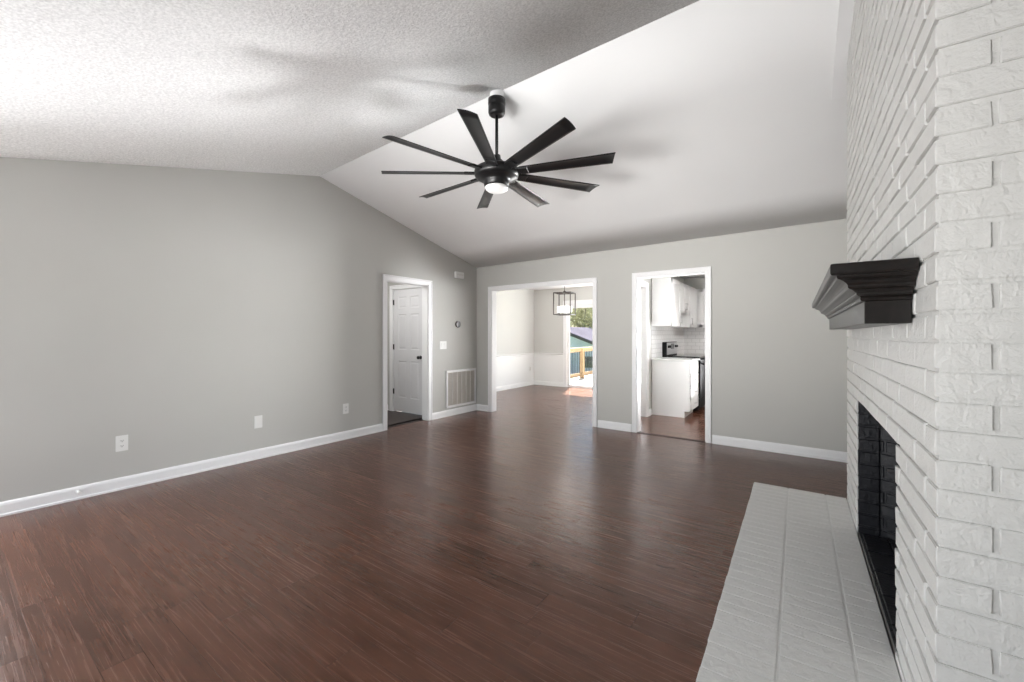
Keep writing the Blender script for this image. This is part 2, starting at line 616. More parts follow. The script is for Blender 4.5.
# right wall and the wall behind the camera (with an invented window that lets daylight in)
mb = MB().prism(gable(NY, BY, 0, RX), 0, RX, RX + T)
struct(mb.build('wall_right', M['wall']))
mb = MB()
WX0, WX1, WZ0, WZ1 = -4.05, -0.15, 0.18, 1.95
for x0, x1, z0, z1 in ((LX - 0.3, WX0, 0, 2.5), (WX0, WX1, 0, WZ0), (WX0, WX1, WZ1, 2.5), (WX1, RX + T, 0, 2.5)):
    mb.box(x0, x1, NY - T, NY, z0, z1)
struct(mb.build('wall_front', M['wall']))
mb = MB()
for a, b_ in ((WX0, WX0 + 0.05), (-2.77, -2.72), (-1.48, -1.43), (WX1 - 0.05, WX1)):
    mb.box(a, b_, NY - 0.10, NY - 0.02, WZ0, WZ1)
mb.box(WX0, WX1, NY - 0.10, NY - 0.02, WZ0, WZ0 + 0.05)
mb.box(WX0, WX1, NY - 0.10, NY - 0.02, WZ1 - 0.05, WZ1)
struct(mb.build('added_window_1', M['white']))  # invented window out of view, put in to let daylight in
mb = MB()
for a, b_ in ((LW0, LW0 + 0.05), (-0.615, -0.565), (LW1 - 0.05, LW1)):
    mb.box(LX - 0.10, LX - 0.04, a, b_, 0.25, 2.02)
mb.box(LX - 0.10, LX - 0.04, LW0, LW1, 0.25, 0.30)
mb.box(LX - 0.10, LX - 0.04, LW0, LW1, 1.97, 2.02)
turn(struct(mb.build('added_window_2', M['white'])))  # invented side window by the camera, added for its daylight


# casings: flat boards with an eased edge, mitre look, plus the jamb lining
def casing_x(name, x0, x1, zt, w, y_face, jamb_y1):
    """opening in a wall facing -Y; x0/x1 = clear opening of the wall."""
    mb = MB()
    r = 0.006
    for sx, xa, xb in ((-1, x0 - w + r, x0 + r), (1, x1 - r, x1 + w - r)):
        mb.box(xa, xb, y_face - 0.016, y_face, 0.0, zt - r + w)
        e = (xa, xa + 0.018) if sx < 0 else (xb - 0.018, xb)
        mb.box(e[0], e[1], y_face - 0.022, y_face - 0.014, 0.0, zt - r + w)
    mb.box(x0 - w + r, x1 + w - r, y_face - 0.0165, y_face, zt - r, zt - r + w)
    mb.box(x0 - w + r, x1 + w - r, y_face - 0.0225, y_face - 0.014, zt - r + w - 0.018, zt - r + w)
    mb.box(x0 - 0.001, x0 + 0.016, y_face - 0.001, jamb_y1, 0.0, zt)
    mb.box(x1 - 0.016, x1 + 0.001, y_face - 0.001, jamb_y1, 0.0, zt)
    mb.box(x0, x1, y_face - 0.001, jamb_y1, zt - 0.016, zt + 0.001)
    return struct(mb.build(name, M['white'], bevel=0.003, seg=1))


turn_back(casing_x('trim_3', D0, D1, OZ, 0.062, BY, BY + T + 0.005))
turn_back(casing_x('trim_4', K0, K1, OZ + 0.012, 0.060, BY, BY + T + 0.005))
# hall doorway casing on the left wall (facing +X)
mb = MB()
w, r = 0.072, 0.006
for ya, yb in ((DY0 - w + r, DY0 + r), (DY1 - r, DY1 + w - r)):
    mb.box(LX, LX + 0.016, ya, yb, 0, DZ - r + w)
mb.box(LX, LX + 0.022, DY0 - w + r, DY0 - w + r + 0.018, 0, DZ - r + w)
mb.box(LX, LX + 0.022, DY1 + w - r - 0.018, DY1 + w - r, 0, DZ - r + w)
mb.box(LX, LX + 0.0165, DY0 - w + r, DY1 + w - r, DZ - r, DZ - r + w)
mb.box(LX, LX + 0.0225, DY0 - w + r, DY1 + w - r, DZ - r + w - 0.018, DZ - r + w)
mb.box(LX - T - 0.005, LX + 0.001, DY0 - 0.001, DY0 + 0.016, 0, DZ)
mb.box(LX - T - 0.005, LX + 0.001, DY1 - 0.016, DY1 + 0.001, 0, DZ)
mb.box(LX - T - 0.005, LX + 0.001, DY0, DY1, DZ - 0.016, DZ + 0.001)
turn(struct(mb.build('trim_5', M['white'], bevel=0.003, seg=1)))

# baseboards: a moulded profile (depth, height) run along the walls
BPROF = [(0, 0), (0.022, 0), (0.022, 0.014), (0.014, 0.020), (0.014, 0.078), (0.010, 0.092), (0.004, 0.100), (0, 0.102)]


def base_y(mb, x, y0, y1, s=1, prof=BPROF):
    return mb.prism([(x + s * d, h) for d, h in prof], 1, y0, y1)


def base_x(mb, y, x0, x1, s=-1, prof=BPROF):
    return mb.prism([(y + s * d, h) for d, h in prof], 0, x0, x1)


mb = MB()
base_y(mb, LX, NY, DY0 - 0.066)
base_y(mb, LX, DY1 + 0.066, BY + 0.075)
turn(struct(mb.build('baseboard_left', M['white'])))
mb = MB()
base_x(mb, BY, LX, D0 - 0.069)
base_x(mb, BY, D1 + 0.069, K0 - 0.064)
base_x(mb, BY, K1 + 0.064, RX)
turn_back(struct(mb.build('baseboard_back', M['white'])))

# hall behind the doorway
HY = 4.51
mb = MB()
mb.box(-5.87, -5.75, 2.6, HY + 0.12, 0, 2.46)
turn(struct(mb.build('wall_hall_end', M['wall'])))
mb = MB()
mb.box(-5.75, LX - T, 2.6, 2.72, 0, 2.46)
turn(struct(mb.build('wall_hall_near', M['wall'])))
mb = MB()
HD0, HD1, HDZ = -5.612, -4.832, 2.065
mb.box(-5.75, HD0, HY, HY + 0.12, 0, 2.46)
mb.box(HD0, HD1, HY, HY + 0.12, HDZ, 2.46)
mb.box(HD1, LX - T, HY, HY + 0.12, 0, 2.46)
turn(struct(mb.build('wall_hall_far', M['wall'])))
turn(struct(MB().box(-5.87, LX - T, 2.6, HY + 0.12, 2.44, 2.50).build('ceiling_hall', M['ceil_smooth'])))
mb = MB()
base_y(mb, -5.75, 2.72, HY)
turn(struct(mb.build('baseboard_hall', M['white'])))
turn(casing_x('trim_6', HD0, HD1, HDZ, 0.066, HY, HY + 0.11))

# six-panel hall door
door = bpy.data.objects.new('door_1', None)
COL.objects.link(door)
door.location = (HD0 + 0.018, HY + 0.012, 0.012)
struct(door)



def panel_door(x0, x1, y, z0, z1, th=0.035):
    """stiles and rails with six raised panels, front facing -Y at y."""
    mb = MB()
    W = x1 - x0
    st, mid = 0.115, 0.10
    pw = (W - 2 * st - mid) / 2
    rows = [(0.235, 0.845), (1.035, 1.625), (1.725, 1.915)]
    zs = [z0] + [z0 + q for rw in rows for q in rw] + [z1]
    for k in range(0, len(zs), 2):
        mb.box(x0 + st, x1 - st, y, y + th, zs[k], zs[k + 1])
    for a, b_ in ((x0, x0 + st), (x1 - st, x1)):
        mb.box(a, b_, y, y + th, z0, z1)
    for za, zb in rows:
        mb.box(x0 + st + pw, x0 + st + pw + mid, y, y + th, z0 + za, z0 + zb)
    for a in (x0 + st, x0 + st + pw + mid):
        for za, zb in rows:
            za, zb = z0 + za, z0 + zb
            rings = []
            for o_, dd in ((0.0, th - 0.004), (0.0, 0.001), (0.010, 0.010), (0.018, 0.010), (0.040, 0.003)):
                rings.append([(a + o_, y + dd, za + o_), (a + pw - o_, y + dd, za + o_), (a + pw - o_, y + dd, zb - o_), (a + o_, y + dd, zb - o_)])
            fs = [(3, 2, 1, 0)]
            for q in range(len(rings) - 1):
                for c in range(4):
                    d_ = (c + 1) % 4
                    fs.append((q * 4 + c, q * 4 + d_, q * 4 + 4 + d_, q * 4 + 4 + c))
            fs.append(tuple(len(rings) * 4 - 4 + c for c in range(4)))
            mb.add([p for rg in rings for p in rg], fs)
    return mb


dx0, dx1 = HD0 + 0.020, HD1 - 0.020
part(panel_door(dx0, dx1, HY + 0.012, 0.012, HDZ - 0.020), 'door_panel', M['door'], door)
kn = part(MB().lathe([(0.030, 0), (0.030, 0.008), (0.014, 0.012), (0.012, 0.030), (0.024, 0.040), (0.028, 0.055), (0.022, 0.066), (0.004, 0.070)],
                     n=24, mtx=Matrix.Translation((dx1 - 0.07, HY + 0.012, 0.93)) @ Matrix.Rotation(PI / 2, 4, 'X')), 'door_knob', M['black'], door, label='round black door knob')
for z in (0.34, 1.09, 1.84):
    part(MB().tube((dx0 - 0.004, HY + 0.003, z - 0.045), (dx0 - 0.004, HY + 0.003, z + 0.045), 0.008, 10).box(dx0 - 0.002, dx0 + 0.010, HY + 0.0085, HY + 0.0125, z - 0.045, z + 0.045),
         'hinge', M['black'], door, label='dark door hinge')

turn(door)

# ------------------------------------------------------------------ dining room shell
DLX, DBY, DRX = -5.65, 9.10, -2.05
CH = 2.46
mb = MB()
mb.box(DLX - T, DLX, BY + T, DBY + T, 0, CH)
struct(mb.build('wall_dining_left', M['wall_lit']))
SD0, SD1, SDZ = -4.70, -2.50, 2.06
mb = MB()
mb.box(DLX, SD0, DBY, DBY + T, 0, CH)
mb.box(SD0, SD1, DBY, DBY + T, SDZ, CH)
mb.box(SD1, DRX, DBY, DBY + T, 0, CH)
struct(mb.build('wall_dining_back', M['wall_lit']))
struct(MB().box(DLX - T, DRX + 0.05, BY + T, DBY + T, CH, CH + 0.06).build('ceiling_dining', M['ceil_smooth']))
# wainscot boards with a chair rail and baseboard
RAIL = [(0.006, 0.765), (0.020, 0.772), (0.012, 0.785), (0.016, 0.800), (0.030, 0.812), (0.030, 0.826), (0.0, 0.830), (0.0, 0.765)]
mb = MB()
mb.box(DLX, DLX + 0.008, BY + T, DBY, 0, 0.80)
base_y(mb, DLX + 0.008, BY + T, DBY)
base_y(mb, DLX, BY + T, DBY, 1, RAIL)
struct(mb.build('trim_7', M['wainscot']))
mb = MB()
mb.box(DLX, SD0 - 0.07, DBY - 0.008, DBY, 0, 0.80)
base_x(mb, DBY - 0.008, DLX, SD0 - 0.07)
base_x(mb, DBY, DLX, SD0 - 0.07, -1, RAIL)
struct(mb.build('trim_8', M['wainscot']))
casing_x('trim_9', SD0, SD1, SDZ, 0.085, DBY, DBY + T + 0.005)
# sliding glass door
sd = bpy.data.objects.new('door_2', None)
COL.objects.link(sd)
sd.location = (SD0, DBY + 0.03, 0)
struct(sd)
mb = MB()
mb.box(SD0 + 0.016, SD1 - 0.016, DBY + 0.02, DBY + 0.11, 0.0, 0.022)
mb.box(SD0 + 0.016, SD1 - 0.016, DBY + 0.02, DBY + 0.11, SDZ - 0.05, SDZ - 0.016)
part(mb, 'track', M['white'], sd)
for k, (xa, xb, yy) in enumerate(((SD0 + 0.018, -3.57, 0.04), (-3.63, SD1 - 0.018, 0.08))):
    f = MB()
    for a, b_, c_, d_ in ((xa, xa + 0.055, 0.024, SDZ - 0.052), (xb - 0.055, xb, 0.024, SDZ - 0.052), (xa, xb, 0.024, 0.06), (xa, xb, SDZ - 0.11, SDZ - 0.052)):
        f.box(a, b_, DBY + yy - 0.016, DBY + yy + 0.016, c_, d_)
    fr = part(f, 'sash_frame', M['white'], sd)
    g = MB().box(xa + 0.05, xb - 0.05, DBY + yy - 0.003, DBY + yy + 0.003, 0.055, SDZ - 0.105)
    part(g, 'pane', M['glass'], fr)

# ------------------------------------------------------------------ kitchen shell
KLX, KBY = -1.95, 9.10
mb = MB()
KO0, KO1 = 5.60, 6.50
mb.box(DRX, KLX, KO1, KBY, 0, CH)
mb.box(DRX, KLX, BY + T, KO0, 0, CH)
mb.box(DRX, KLX, KO0, KO1, 2.05, CH)
struct(mb.build('wall_kitchen_left', M['wall_lit']))
struct(MB().box(DRX, 1.2, KBY, KBY + T, 0, CH).build('wall_kitchen_back', M['wall_lit']))
struct(MB().box(1.0, 1.2, BY + T, KBY, 0, CH).build('wall_kitchen_right', M['wall_lit']))
struct(MB().box(DRX + 0.05, 1.2, BY + T, KBY + T, CH, CH + 0.06).build('ceiling_kitchen', M['ceil_smooth']))
mb = MB()
mb.box(KLX, KLX + 0.018, KO1 - 0.006, KO1 + 0.066, 0, 2.115)
mb.box(KLX, KLX + 0.018, KO0 - 0.066, KO0 + 0.006, 0, 2.115)
mb.box(KLX, KLX + 0.020, KO0 - 0.066, KO1 + 0.066, 2.044, 2.115)
mb.box(DRX - 0.003, KLX + 0.003, KO1 - 0.016, KO1 + 0.001, 0, 2.05)
mb.box(DRX - 0.003, KLX + 0.003, KO0 - 0.001, KO0 + 0.016, 0, 2.05)
mb.box(DRX - 0.003, KLX + 0.003, KO0, KO1, 2.034, 2.051)
struct(mb.build('trim_10', M['white'], bevel=0.003, seg=1))
mb = MB()
base_y(mb, KLX, KO1 + 0.066, 6.748)
struct(mb.build('baseboard_kitchen', M['white']))
# backsplash tiles on the two kitchen walls
mb = MB()
mb.box(KLX, KLX + 0.008, 6.75, KBY, 0.90, 1.50)
mb.box(KLX, KLX + 0.008, 7.385, 8.135, 1.50, 1.70)
struct(mb.build('wall_tile_left', M['tile']))
struct(MB().box(KLX + 0.008, 0.2, KBY - 0.008, KBY, 0.90, 1.45).build('wall_tile_back', M['tile']))

# ------------------------------------------------------------------ fireplace
CX, CY0, CY1 = 0.264, 1.345, 3.41
COURSE, J = 0.0675, 0.0105
Z0 = 0.9376
HT = 0.233
FY0, FY1, FZ = 1.818, 2.878, 0.9376
fp = thing('brick_fireplace', 'white painted brick fireplace and chimney with a black firebox', 'fireplace', (CX, 2.37, 0))
core = MB()
e = 0.0066
top = 3.36
core.box(CX + e, RX, CY0 + e, FY0 - 0.03, 0, top)
core.box(CX + e, RX, FY1 + 0.03, CY1 - e, 0, top)
core.box(CX + e, RX, FY0 - 0.031, FY1 + 0.031, FZ + 0.008, top)
core.box(CX + e, RX, FY0 - 0.031, FY1 + 0.031, 0, HT - 0.02)
core.box(0.80, RX, FY0 - 0.031, FY1 + 0.031, 0, top)
bricks = MB()
kmin = int((HT - Z0) / COURSE) - 1
for k in range(kmin, 36):
    z0 = Z0 + k * COURSE + J / 2
    z1 = z0 + COURSE - J
    even = (k % 2 == 0)
    jit = 0.0012
    # corner brick, seen on both faces
    sx = 0.0895 if even else 0.203
    fy = 0.203 if even else 0.0895
    d = lambda: random.uniform(-0.0014, 0.0014)
    bricks.box(CX + d(), CX + sx, CY0 + d(), CY0 + fy, z0, z1, jit=jit)
    # near side face running to the right wall
    x = CX + sx + J
    while x < RX - 0.03:
        x1 = min(x + 0.203, RX)
        bricks.box(x, x1, CY0 + d(), CY0 + 0.06, z0, z1, jit=jit)
        x = x1 + J
    # front face
    y = CY0 + fy + J
    while y < CY1 - 0.02:
        y1 = min(y + 0.203, CY1)
        if CY1 - y1 < 0.03:
            y1 = CY1
        spans = [(y, y1)]
        if z0 < FZ - 0.01:
            spans = []
            if y < FY0 - 0.015:
                spans.append((y, min(y1, FY0)))
            if y1 > FY1 + 0.015:
                spans.append((max(y, FY1), y1))
        for a, b_ in spans:
            near = z0 < FZ - 0.01 and (abs(a - FY1) < 0.02 or abs(b_ - FY0) < 0.02)
            bricks.box(CX + d(), CX + (0.0065 if near else 0.04), a, b_, z0, z1, jit=jit)
        y = y1 + J
    # far side face
    for a in range(3):
        bricks.box(CX + 0.0 + a * 0.21, min(CX + a * 0.21 + 0.2, RX), CY1 - 0.04, CY1 + d(), z0, z1)
bm_o = part(bricks, 'brick_facing', M['brick'], fp, bevel=0.0042, seg=2)
for p in bm_o.data.polygons:
    p.use_smooth = p.area < 1.2e-4
part(core, 'chimney_core', M['brick'], fp)

# black firebox: brick jambs, splayed sides, back, floor and throat
fb = MB()


def brick_panel(mb, p0, p1, z0, z1, nrm, pitch=0.2135, depth=0.03, off=0.0):
    """a strip of coursed bricks between plan points p0 and p1."""
    p0, p1 = Vector((*p0, 0)), Vector((*p1, 0))
    u = (p1 - p0)
    L = u.length
    u.normalize()
    n = Vector((*nrm, 0)).normalized()
    mt = Matrix(((u.x, -n.x, 0, p0.x), (u.y, -n.y, 0, p0.y), (0, 0, 1, 0), (0, 0, 0, 1)))
    mb.box(0, L, 0.006, depth, z0, z1, mt)
    k = 0
    kz = Z0 + math.floor((z0 - Z0) / COURSE) * COURSE
    while kz < z1:
        a0, a1 = max(kz + J / 2, z0), min(kz + COURSE - J / 2, z1)
        if a1 - a0 > 0.008:
            x = -(pitch / 2 if k % 2 else 0) + off
            while x < L:
                xa, xb = max(x, 0), min(x + pitch - J, L)
                if xb - xa > 0.01:
                    q = random.uniform(-0.002, 0.002)
                    mb.box(xa, xb, q, depth - 0.004, a0, a1, mt)
                x += pitch
        kz += COURSE
        k += 1


JX = CX + 0.0072
brick_panel(fb, (JX, FY1), (CX + 0.092, FY1), HT - 0.01, FZ, (0, -1), 0.40, 0.02)
brick_panel(fb, (CX + 0.092, FY0), (JX, FY0), HT - 0.01, FZ, (0, 1), 0.40, 0.02)
brick_panel(fb, (CX + 0.094, FY1 + 0.012), (CX + 0.46, FY1 - 0.16), HT - 0.01, FZ + 0.05, (-0.3, -1), 0.2135, 0.02, -0.08)
brick_panel(fb, (CX + 0.46, FY0 + 0.16), (CX + 0.094, FY0 - 0.012), HT - 0.01, FZ + 0.05, (-0.3, 1), 0.2135, 0.02)
brick_panel(fb, (CX + 0.46, FY1 - 0.15), (CX + 0.46, FY0 + 0.15), HT - 0.01, FZ + 0.05, (-1, 0), 0.2135, 0.02)
fb.box(JX, 0.80, FY0, FY1, FZ, FZ + 0.008)
fb.box(JX, 0.80, FY1 + 0.016, FY1 + 0.0305, HT - 0.01, FZ + 0.0078)
fb.box(JX, 0.80, FY0 - 0.0305, FY0 - 0.016, HT - 0.01, FZ + 0.0078)
fbo = part(fb, 'firebox', M['soot'], fp, bevel=0.003, seg=1, label='firebox lined with black painted brick')
ff = MB()
ff.box(CX + 0.012, 0.79, FY0 - 0.005, FY1 + 0.005, HT - 0.03, HT - 0.010)
yy = FY1 - 0.19
y = FY0
while y < FY1 - 0.01:
    for xa, xb in ((CX + 0.020, CX + 0.118), (CX + 0.123, CX + 0.225), (CX + 0.230, CX + 0.36), (CX + 0.365, CX + 0.47)):
        ff.box(xa, xb, y + 0.002, min(y + 0.205, FY1) - 0.002, HT - 0.012, HT - 0.003)
    y += 0.209
part(ff, 'firebox_floor', M['soot'], fp, bevel=0.003, seg=1)

# raised hearth: rowlock bricks in three rows
hth = thing('raised_hearth', 'low white painted brick hearth on the floor before the black firebox', 'hearth', (0.0, 2.33, 0))
he = MB()
HX0, HY0_, HY1_ = -0.254, 1.262, 3.41
core2 = MB().box(HX0 + 0.006, CX - 0.004, HY0_ + 0.006, HY1_ - 0.006, 0, HT - 0.0020)
cols = [(HX0, -0.0565), (-0.047, 0.1475), (0.157, CX - 0.004)]
for ci, (xa, xb) in enumerate(cols):
    y = HY1_
    i = 0
    while y > HY0_ + 0.02:
        y0 = max(y - 0.0637, HY0_)
        dz = random.uniform(-0.0004, 0.0004)
        dx = random.uniform(-0.0013, 0.0013) if ci == 0 else 0
        zb = 0.14 if ci == 0 or y > HY1_ - 0.07 else HT - 0.03
        he.box(xa + dx, xb, y0, y, zb, HT + dz, jit=0.0002)
        y = y0 - 0.0028
# coursed face below the rowlock
for c in range(2):
    z0 = 0.004 + c * COURSE
    y = HY0_ + (0.1 if c else 0.0)
    while y < HY1_ - 0.02:
        y1 = min(y + 0.203, HY1_)
        he.box(HX0 + 0.012, HX0 + 0.05, y, y1, z0, z0 + COURSE - J, jit=0.001)
        y = y1 + J
    x = HX0 + 0.055 + 0.05 * c
    while x < CX - 0.02:
        x1 = min(x + 0.203, CX)
        he.box(x, x1, HY1_ - 0.05, HY1_ - 0.012, z0, z0 + COURSE - J)
        x = x1 + J
ho = part(he, 'hearth_bricks', M['brick'], hth, bevel=0.0011, seg=1)
for p in ho.data.polygons:
    p.use_smooth = p.area < 1.2e-4
part(core2, 'hearth_bed', M['brick'], hth)

# white board trim where the chimney meets the ceiling
mb = MB()


def ceil_board(x0, x1, y0, y1):
    ps = []
    for z in (-0.016, 0.01):
        for (x, y) in ((x0, y0), (x1, y0), (x1, y1), (x0, y1)):
            ps.append((x, y, ceil_z(x, y) + z))
    mb.add(ps, [(0, 1, 2, 3), (7, 6, 5, 4), (0, 4, 5, 1), (1, 5, 6, 2), (2, 6, 7, 3), (3, 7, 4, 0)])


ceil_board(0.197, CX + 0.012, RY, 3.69)
ceil_board(0.197, CX + 0.012, 0.9, RY)
ceil_board(CX + 0.012, RX, CY1 + 0.002, 3.69)
struct(mb.build('trim_11', M['white']))

# mantel shelf
mt_ = thing('mantel_shelf', 'dark espresso wood mantel shelf with stepped mouldings on the white brick', 'mantel', (CX, 2.37, 1.32))
MX, MY0, MY1 = 0.161, 1.571, 3.17


def u_sweep(prof, xb=CX - 0.003):
    """prof (overhang, z): swept round near end, front and far end of the frieze box."""
    mb = MB()
    rows = []
    for o, z in prof:
        rows.append([(xb, MY0 - o, z), (MX - o, MY0 - o, z), (MX - o, MY1 + o, z), (xb, MY1 + o, z)])
    v = [p for r_ in rows for p in r_]
    n = len(rows)
    f = []
    for i in range(n - 1):
        for j in range(4):
            jj = (j + 1) % 4
            f.append((i * 4 + j, i * 4 + jj, (i + 1) * 4 + jj, (i + 1) * 4 + j))
    f.append((3, 2, 1, 0))
    f.append(tuple((n - 1) * 4 + j for j in range(4)))
    mb.add(v, f)
    return mb


part(u_sweep([(0, 1.323), (0, 1.392)]), 'frieze_board', M['mantel'], mt_, bevel=0.0015, seg=1)
part(u_sweep([(0.002, 1.388), (0.009, 1.390), (0.011, 1.396), (0.009, 1.401), (0.016, 1.404), (0.020, 1.408), (0.020, 1.413),
              (0.024, 1.416), (0.030, 1.421), (0.039, 1.425), (0.041, 1.429), (0.041, 1.434), (0.045, 1.440), (0.052, 1.446), (0.060, 1.450),
              (0.066, 1.452), (0.068, 1.457), (0.068, 1.462)]), 'moulding', M['mantel'], mt_)
part(u_sweep([(0.078, 1.461), (0.082, 1.463), (0.0835, 1.467), (0.0835, 1.489), (0.082, 1.493), (0.077, 1.495)]), 'shelf_board', M['mantel'], mt_)

# ------------------------------------------------------------------ ceiling fan
FX, FYc = -1.985, 2.63
fan = thing('ceiling_fan', 'black nine-blade ceiling fan with a small round light hanging from the ridge', 'ceiling fan', (FX, FYc, 2.43))
ztop = ceil_z(FX, FYc)
part(MB().lathe([(0.045, 3.055), (0.062, 3.062), (0.068, 3.08), (0.068, 3.128), (0.065, 3.134), (0.070, 3.140), (0.070, 3.184), (0.045, 3.188)], (FX, FYc, 0)), 'canopy', M['black'], fan)
part(MB().lathe([(0.052, 3.186), (0.056, 3.20), (0.056, ztop + 0.01)], (FX, FYc, 0)), 'mounting_collar', M['white'], fan, label='white mounting collar')
part(MB().lathe([(0.0125, 2.70), (0.0125, 3.07)], (FX, FYc, 0), 16), 'downrod', M['black'], fan)
part(MB().lathe([(0.085, 2.478), (0.100, 2.490), (0.104, 2.515), (0.112, 2.535), (0.150, 2.548), (0.172, 2.560), (0.180, 2.580), (0.180, 2.604), (0.172, 2.622),
                 (0.150, 2.634), (0.080, 2.645), (0.060, 2.660), (0.052, 2.690), (0.034, 2.705), (0.030, 2.735), (0.012, 2.742)], (FX, FYc, 0), 48), 'motor_housing', M['black'], fan)
part(MB().lathe([(0.010, 2.437), (0.045, 2.440), (0.075, 2.450), (0.090, 2.463), (0.093, 2.480)], (FX, FYc, 0), 40), 'light_diffuser', M['diffuser'], fan, label='white round light cover')
R_TIP = 0.935
for k in range(9):
    a = math.radians(16.4 + 40 * k)
    rot = Matrix.Translation((FX, FYc, 2.592)) @ Matrix.Rotation(a, 4, 'Z') @ Matrix.Rotation(math.radians(-13), 4, 'X')
    arm = MB()
    arm.box(0.15, 0.26, -0.036, 0.036, -0.010, 0.006, rot)
    arm_o = part(arm, 'blade_arm', M['black'], fan, bevel=0.003, seg=1)
    bl = MB()
    n = 8
    v, f = [], []
    for i in range(n + 1):
        t = i / n
        for j in range(9):
            s = j / 8 - 0.5
            wd = 0.096 + 0.022 * t
            rr = 0.20 + (R_TIP - 0.20) * t - (0.030 * (s + 0.5) if i == n else 0)
            z = 0.007 * (1 - (2 * s) ** 2) - 0.003
            for th in (0.003, -0.003):
                v.append((rr, s * wd, z + th))
    W2 = 18
    for i in range(n):
        for j in range(8):
            q = i * W2 + j * 2
            f.append((q, q + 2, q + W2 + 2, q + W2))
            f.append((q + 1, q + W2 + 1, q + W2 + 3, q + 3))
        q = i * W2
        f.append((q, q + W2, q + W2 + 1, q + 1))
        q = i * W2 + 16
        f.append((q, q + 1, q + W2 + 1, q + W2))
    for j in range(8):
        q = j * 2
        f.append((q, q + 1, q + 3, q + 2))
        q = n * W2 + j * 2
        f.append((q, q + 2, q + 3, q + 1))
    bl.add(v, f, True, rot)
    bo = part(bl, 'blade', M['blade'], fan)
    for p in bo.data.polygons:
        p.use_smooth = len(p.vertices) == 4 and p.area > 0.0009

# ------------------------------------------------------------------ wall plates, thermostat, chime, grille, door stop
def plate_on_left(name, label, cat, y, z, w, h, kind, group=None):
    y = ly(y)
    t = thing(name, label, cat, (LX, y, z), group)
    part(MB().box(LX, LX + 0.006, y - w / 2, y + w / 2, z - h / 2, z + h / 2), 'cover_plate', M['plate'], t, bevel=0.002)
    if kind == 'duplex':
        for dz in (-0.021, 0.021):
            rc = part(MB().box(LX + 0.005, LX + 0.0085, y - 0.016, y + 0.016, z + dz - 0.014, z + dz + 0.014), 'receptacle', M['plate'], t, bevel=0.002)
            part(MB().box(LX + 0.0083, LX + 0.0088, y - 0.008, y - 0.005, z + dz - 0.003, z + dz + 0.007)
                 .box(LX + 0.0083, LX + 0.0088, y + 0.005, y + 0.008, z + dz - 0.003, z + dz + 0.007)
                 .box(LX + 0.0083, LX + 0.0088, y - 0.0025, y + 0.0025, z + dz - 0.010, z + dz - 0.005), 'slots', M['slot'], rc)
    elif kind == 'blank':
        for dz in (-0.042, 0.042):
            part(MB().lathe([(0.0035, 0), (0.003, 0.0015)], n=10, mtx=Matrix.Translation((LX + 0.006, y, z + dz)) @ Matrix.Rotation(PI / 2, 4, 'Y')), 'screw', M['plate'], t)
    elif kind == 'switch':
        for dy in (-0.028, 0.028):
            part(MB().box(LX + 0.005, LX + 0.009, y + dy - 0.016, y + dy + 0.016, z - 0.033, z), 'rocker', M['plate'], t, bevel=0.0015)
            part(MB().box(LX + 0.005, LX + 0.0115, y + dy - 0.016, y + dy + 0.016, z + 0.001, z + 0.033), 'rocker', M['plate'], t, bevel=0.0015)
    return turn(t)


plate_on_left('power_outlet', 'white duplex outlet on the grey wall nearest the door stop', 'outlet', 0.931, 0.385, 0.078, 0.130, 'duplex')
plate_on_left('blank_wall_plate', 'plain white wall plate without sockets between the two outlets', 'wall plate', 1.979, 0.385, 0.078, 0.128, 'blank')
plate_on_left('power_outlet', 'white duplex outlet on the grey wall just before the hall doorway', 'outlet', 2.984, 0.378, 0.076, 0.125, 'duplex')
plate_on_left('light_switch', 'white double light switch beside the hall doorway casing', 'light switch', 4.69, 1.131, 0.142, 0.124, 'switch')
# outlet on the back wall
ox, oz = 0.135, 0.362
t = thing('power_outlet', 'white duplex outlet on the back wall beside the brick fireplace', 'outlet', (ox, BY, oz))
part(MB().box(ox - 0.038, ox + 0.038, BY - 0.006, BY, oz - 0.060, oz + 0.060), 'cover_plate', M['plate'], t, bevel=0.002)
for dz in (-0.021, 0.021):
    rc = part(MB().box(ox - 0.016, ox + 0.016, BY - 0.0085, BY - 0.005, oz + dz - 0.014, oz + dz + 0.014), 'receptacle', M['plate'], t, bevel=0.002)
    part(MB().box(ox - 0.008, ox - 0.005, BY - 0.0088, BY - 0.0083, oz + dz - 0.003, oz + dz + 0.007)
         .box(ox + 0.005, ox + 0.008, BY - 0.0088, BY - 0.0083, oz + dz - 0.003, oz + dz + 0.007)
         .box(ox - 0.0025, ox + 0.0025, BY - 0.0088, BY - 0.0083, oz + dz - 0.010, oz + dz - 0.005), 'slots', M['slot'], rc)

ox, oz = 8.90, 0.42
t = thing('power_outlet', 'white outlet on the white wainscot of the dining room wall', 'outlet', (DLX + 0.008, ox, oz))
part(MB().box(DLX + 0.008, DLX + 0.014, ox - 0.038, ox + 0.038, oz - 0.060, oz + 0.060), 'cover_plate', M['plate'], t, bevel=0.002)
for dz in (-0.021, 0.021):
    part(MB().box(DLX + 0.013, DLX + 0.017, ox - 0.016, ox + 0.016, oz + dz - 0.014, oz + dz + 0.014), 'receptacle', M['grille_in'], t, bevel=0.002)

t = thing('door_chime', 'white rectangular door chime box high on the wall near the corner', 'door chime', (LX, 4.98, 2.265))
part(MB().box(LX, LX + 0.045, 4.885, 5.075, 2.213, 2.317), 'cover', M['plate'], t, bevel=0.006)
part(MB().box(LX + 0.0445, LX + 0.047, 4.905, 5.055, 2.262, 2.266).box(LX + 0.0445, LX + 0.047, 4.905, 5.055, 2.274, 2.278), 'vent_slots', M['grille_in'], t)
turn(t)

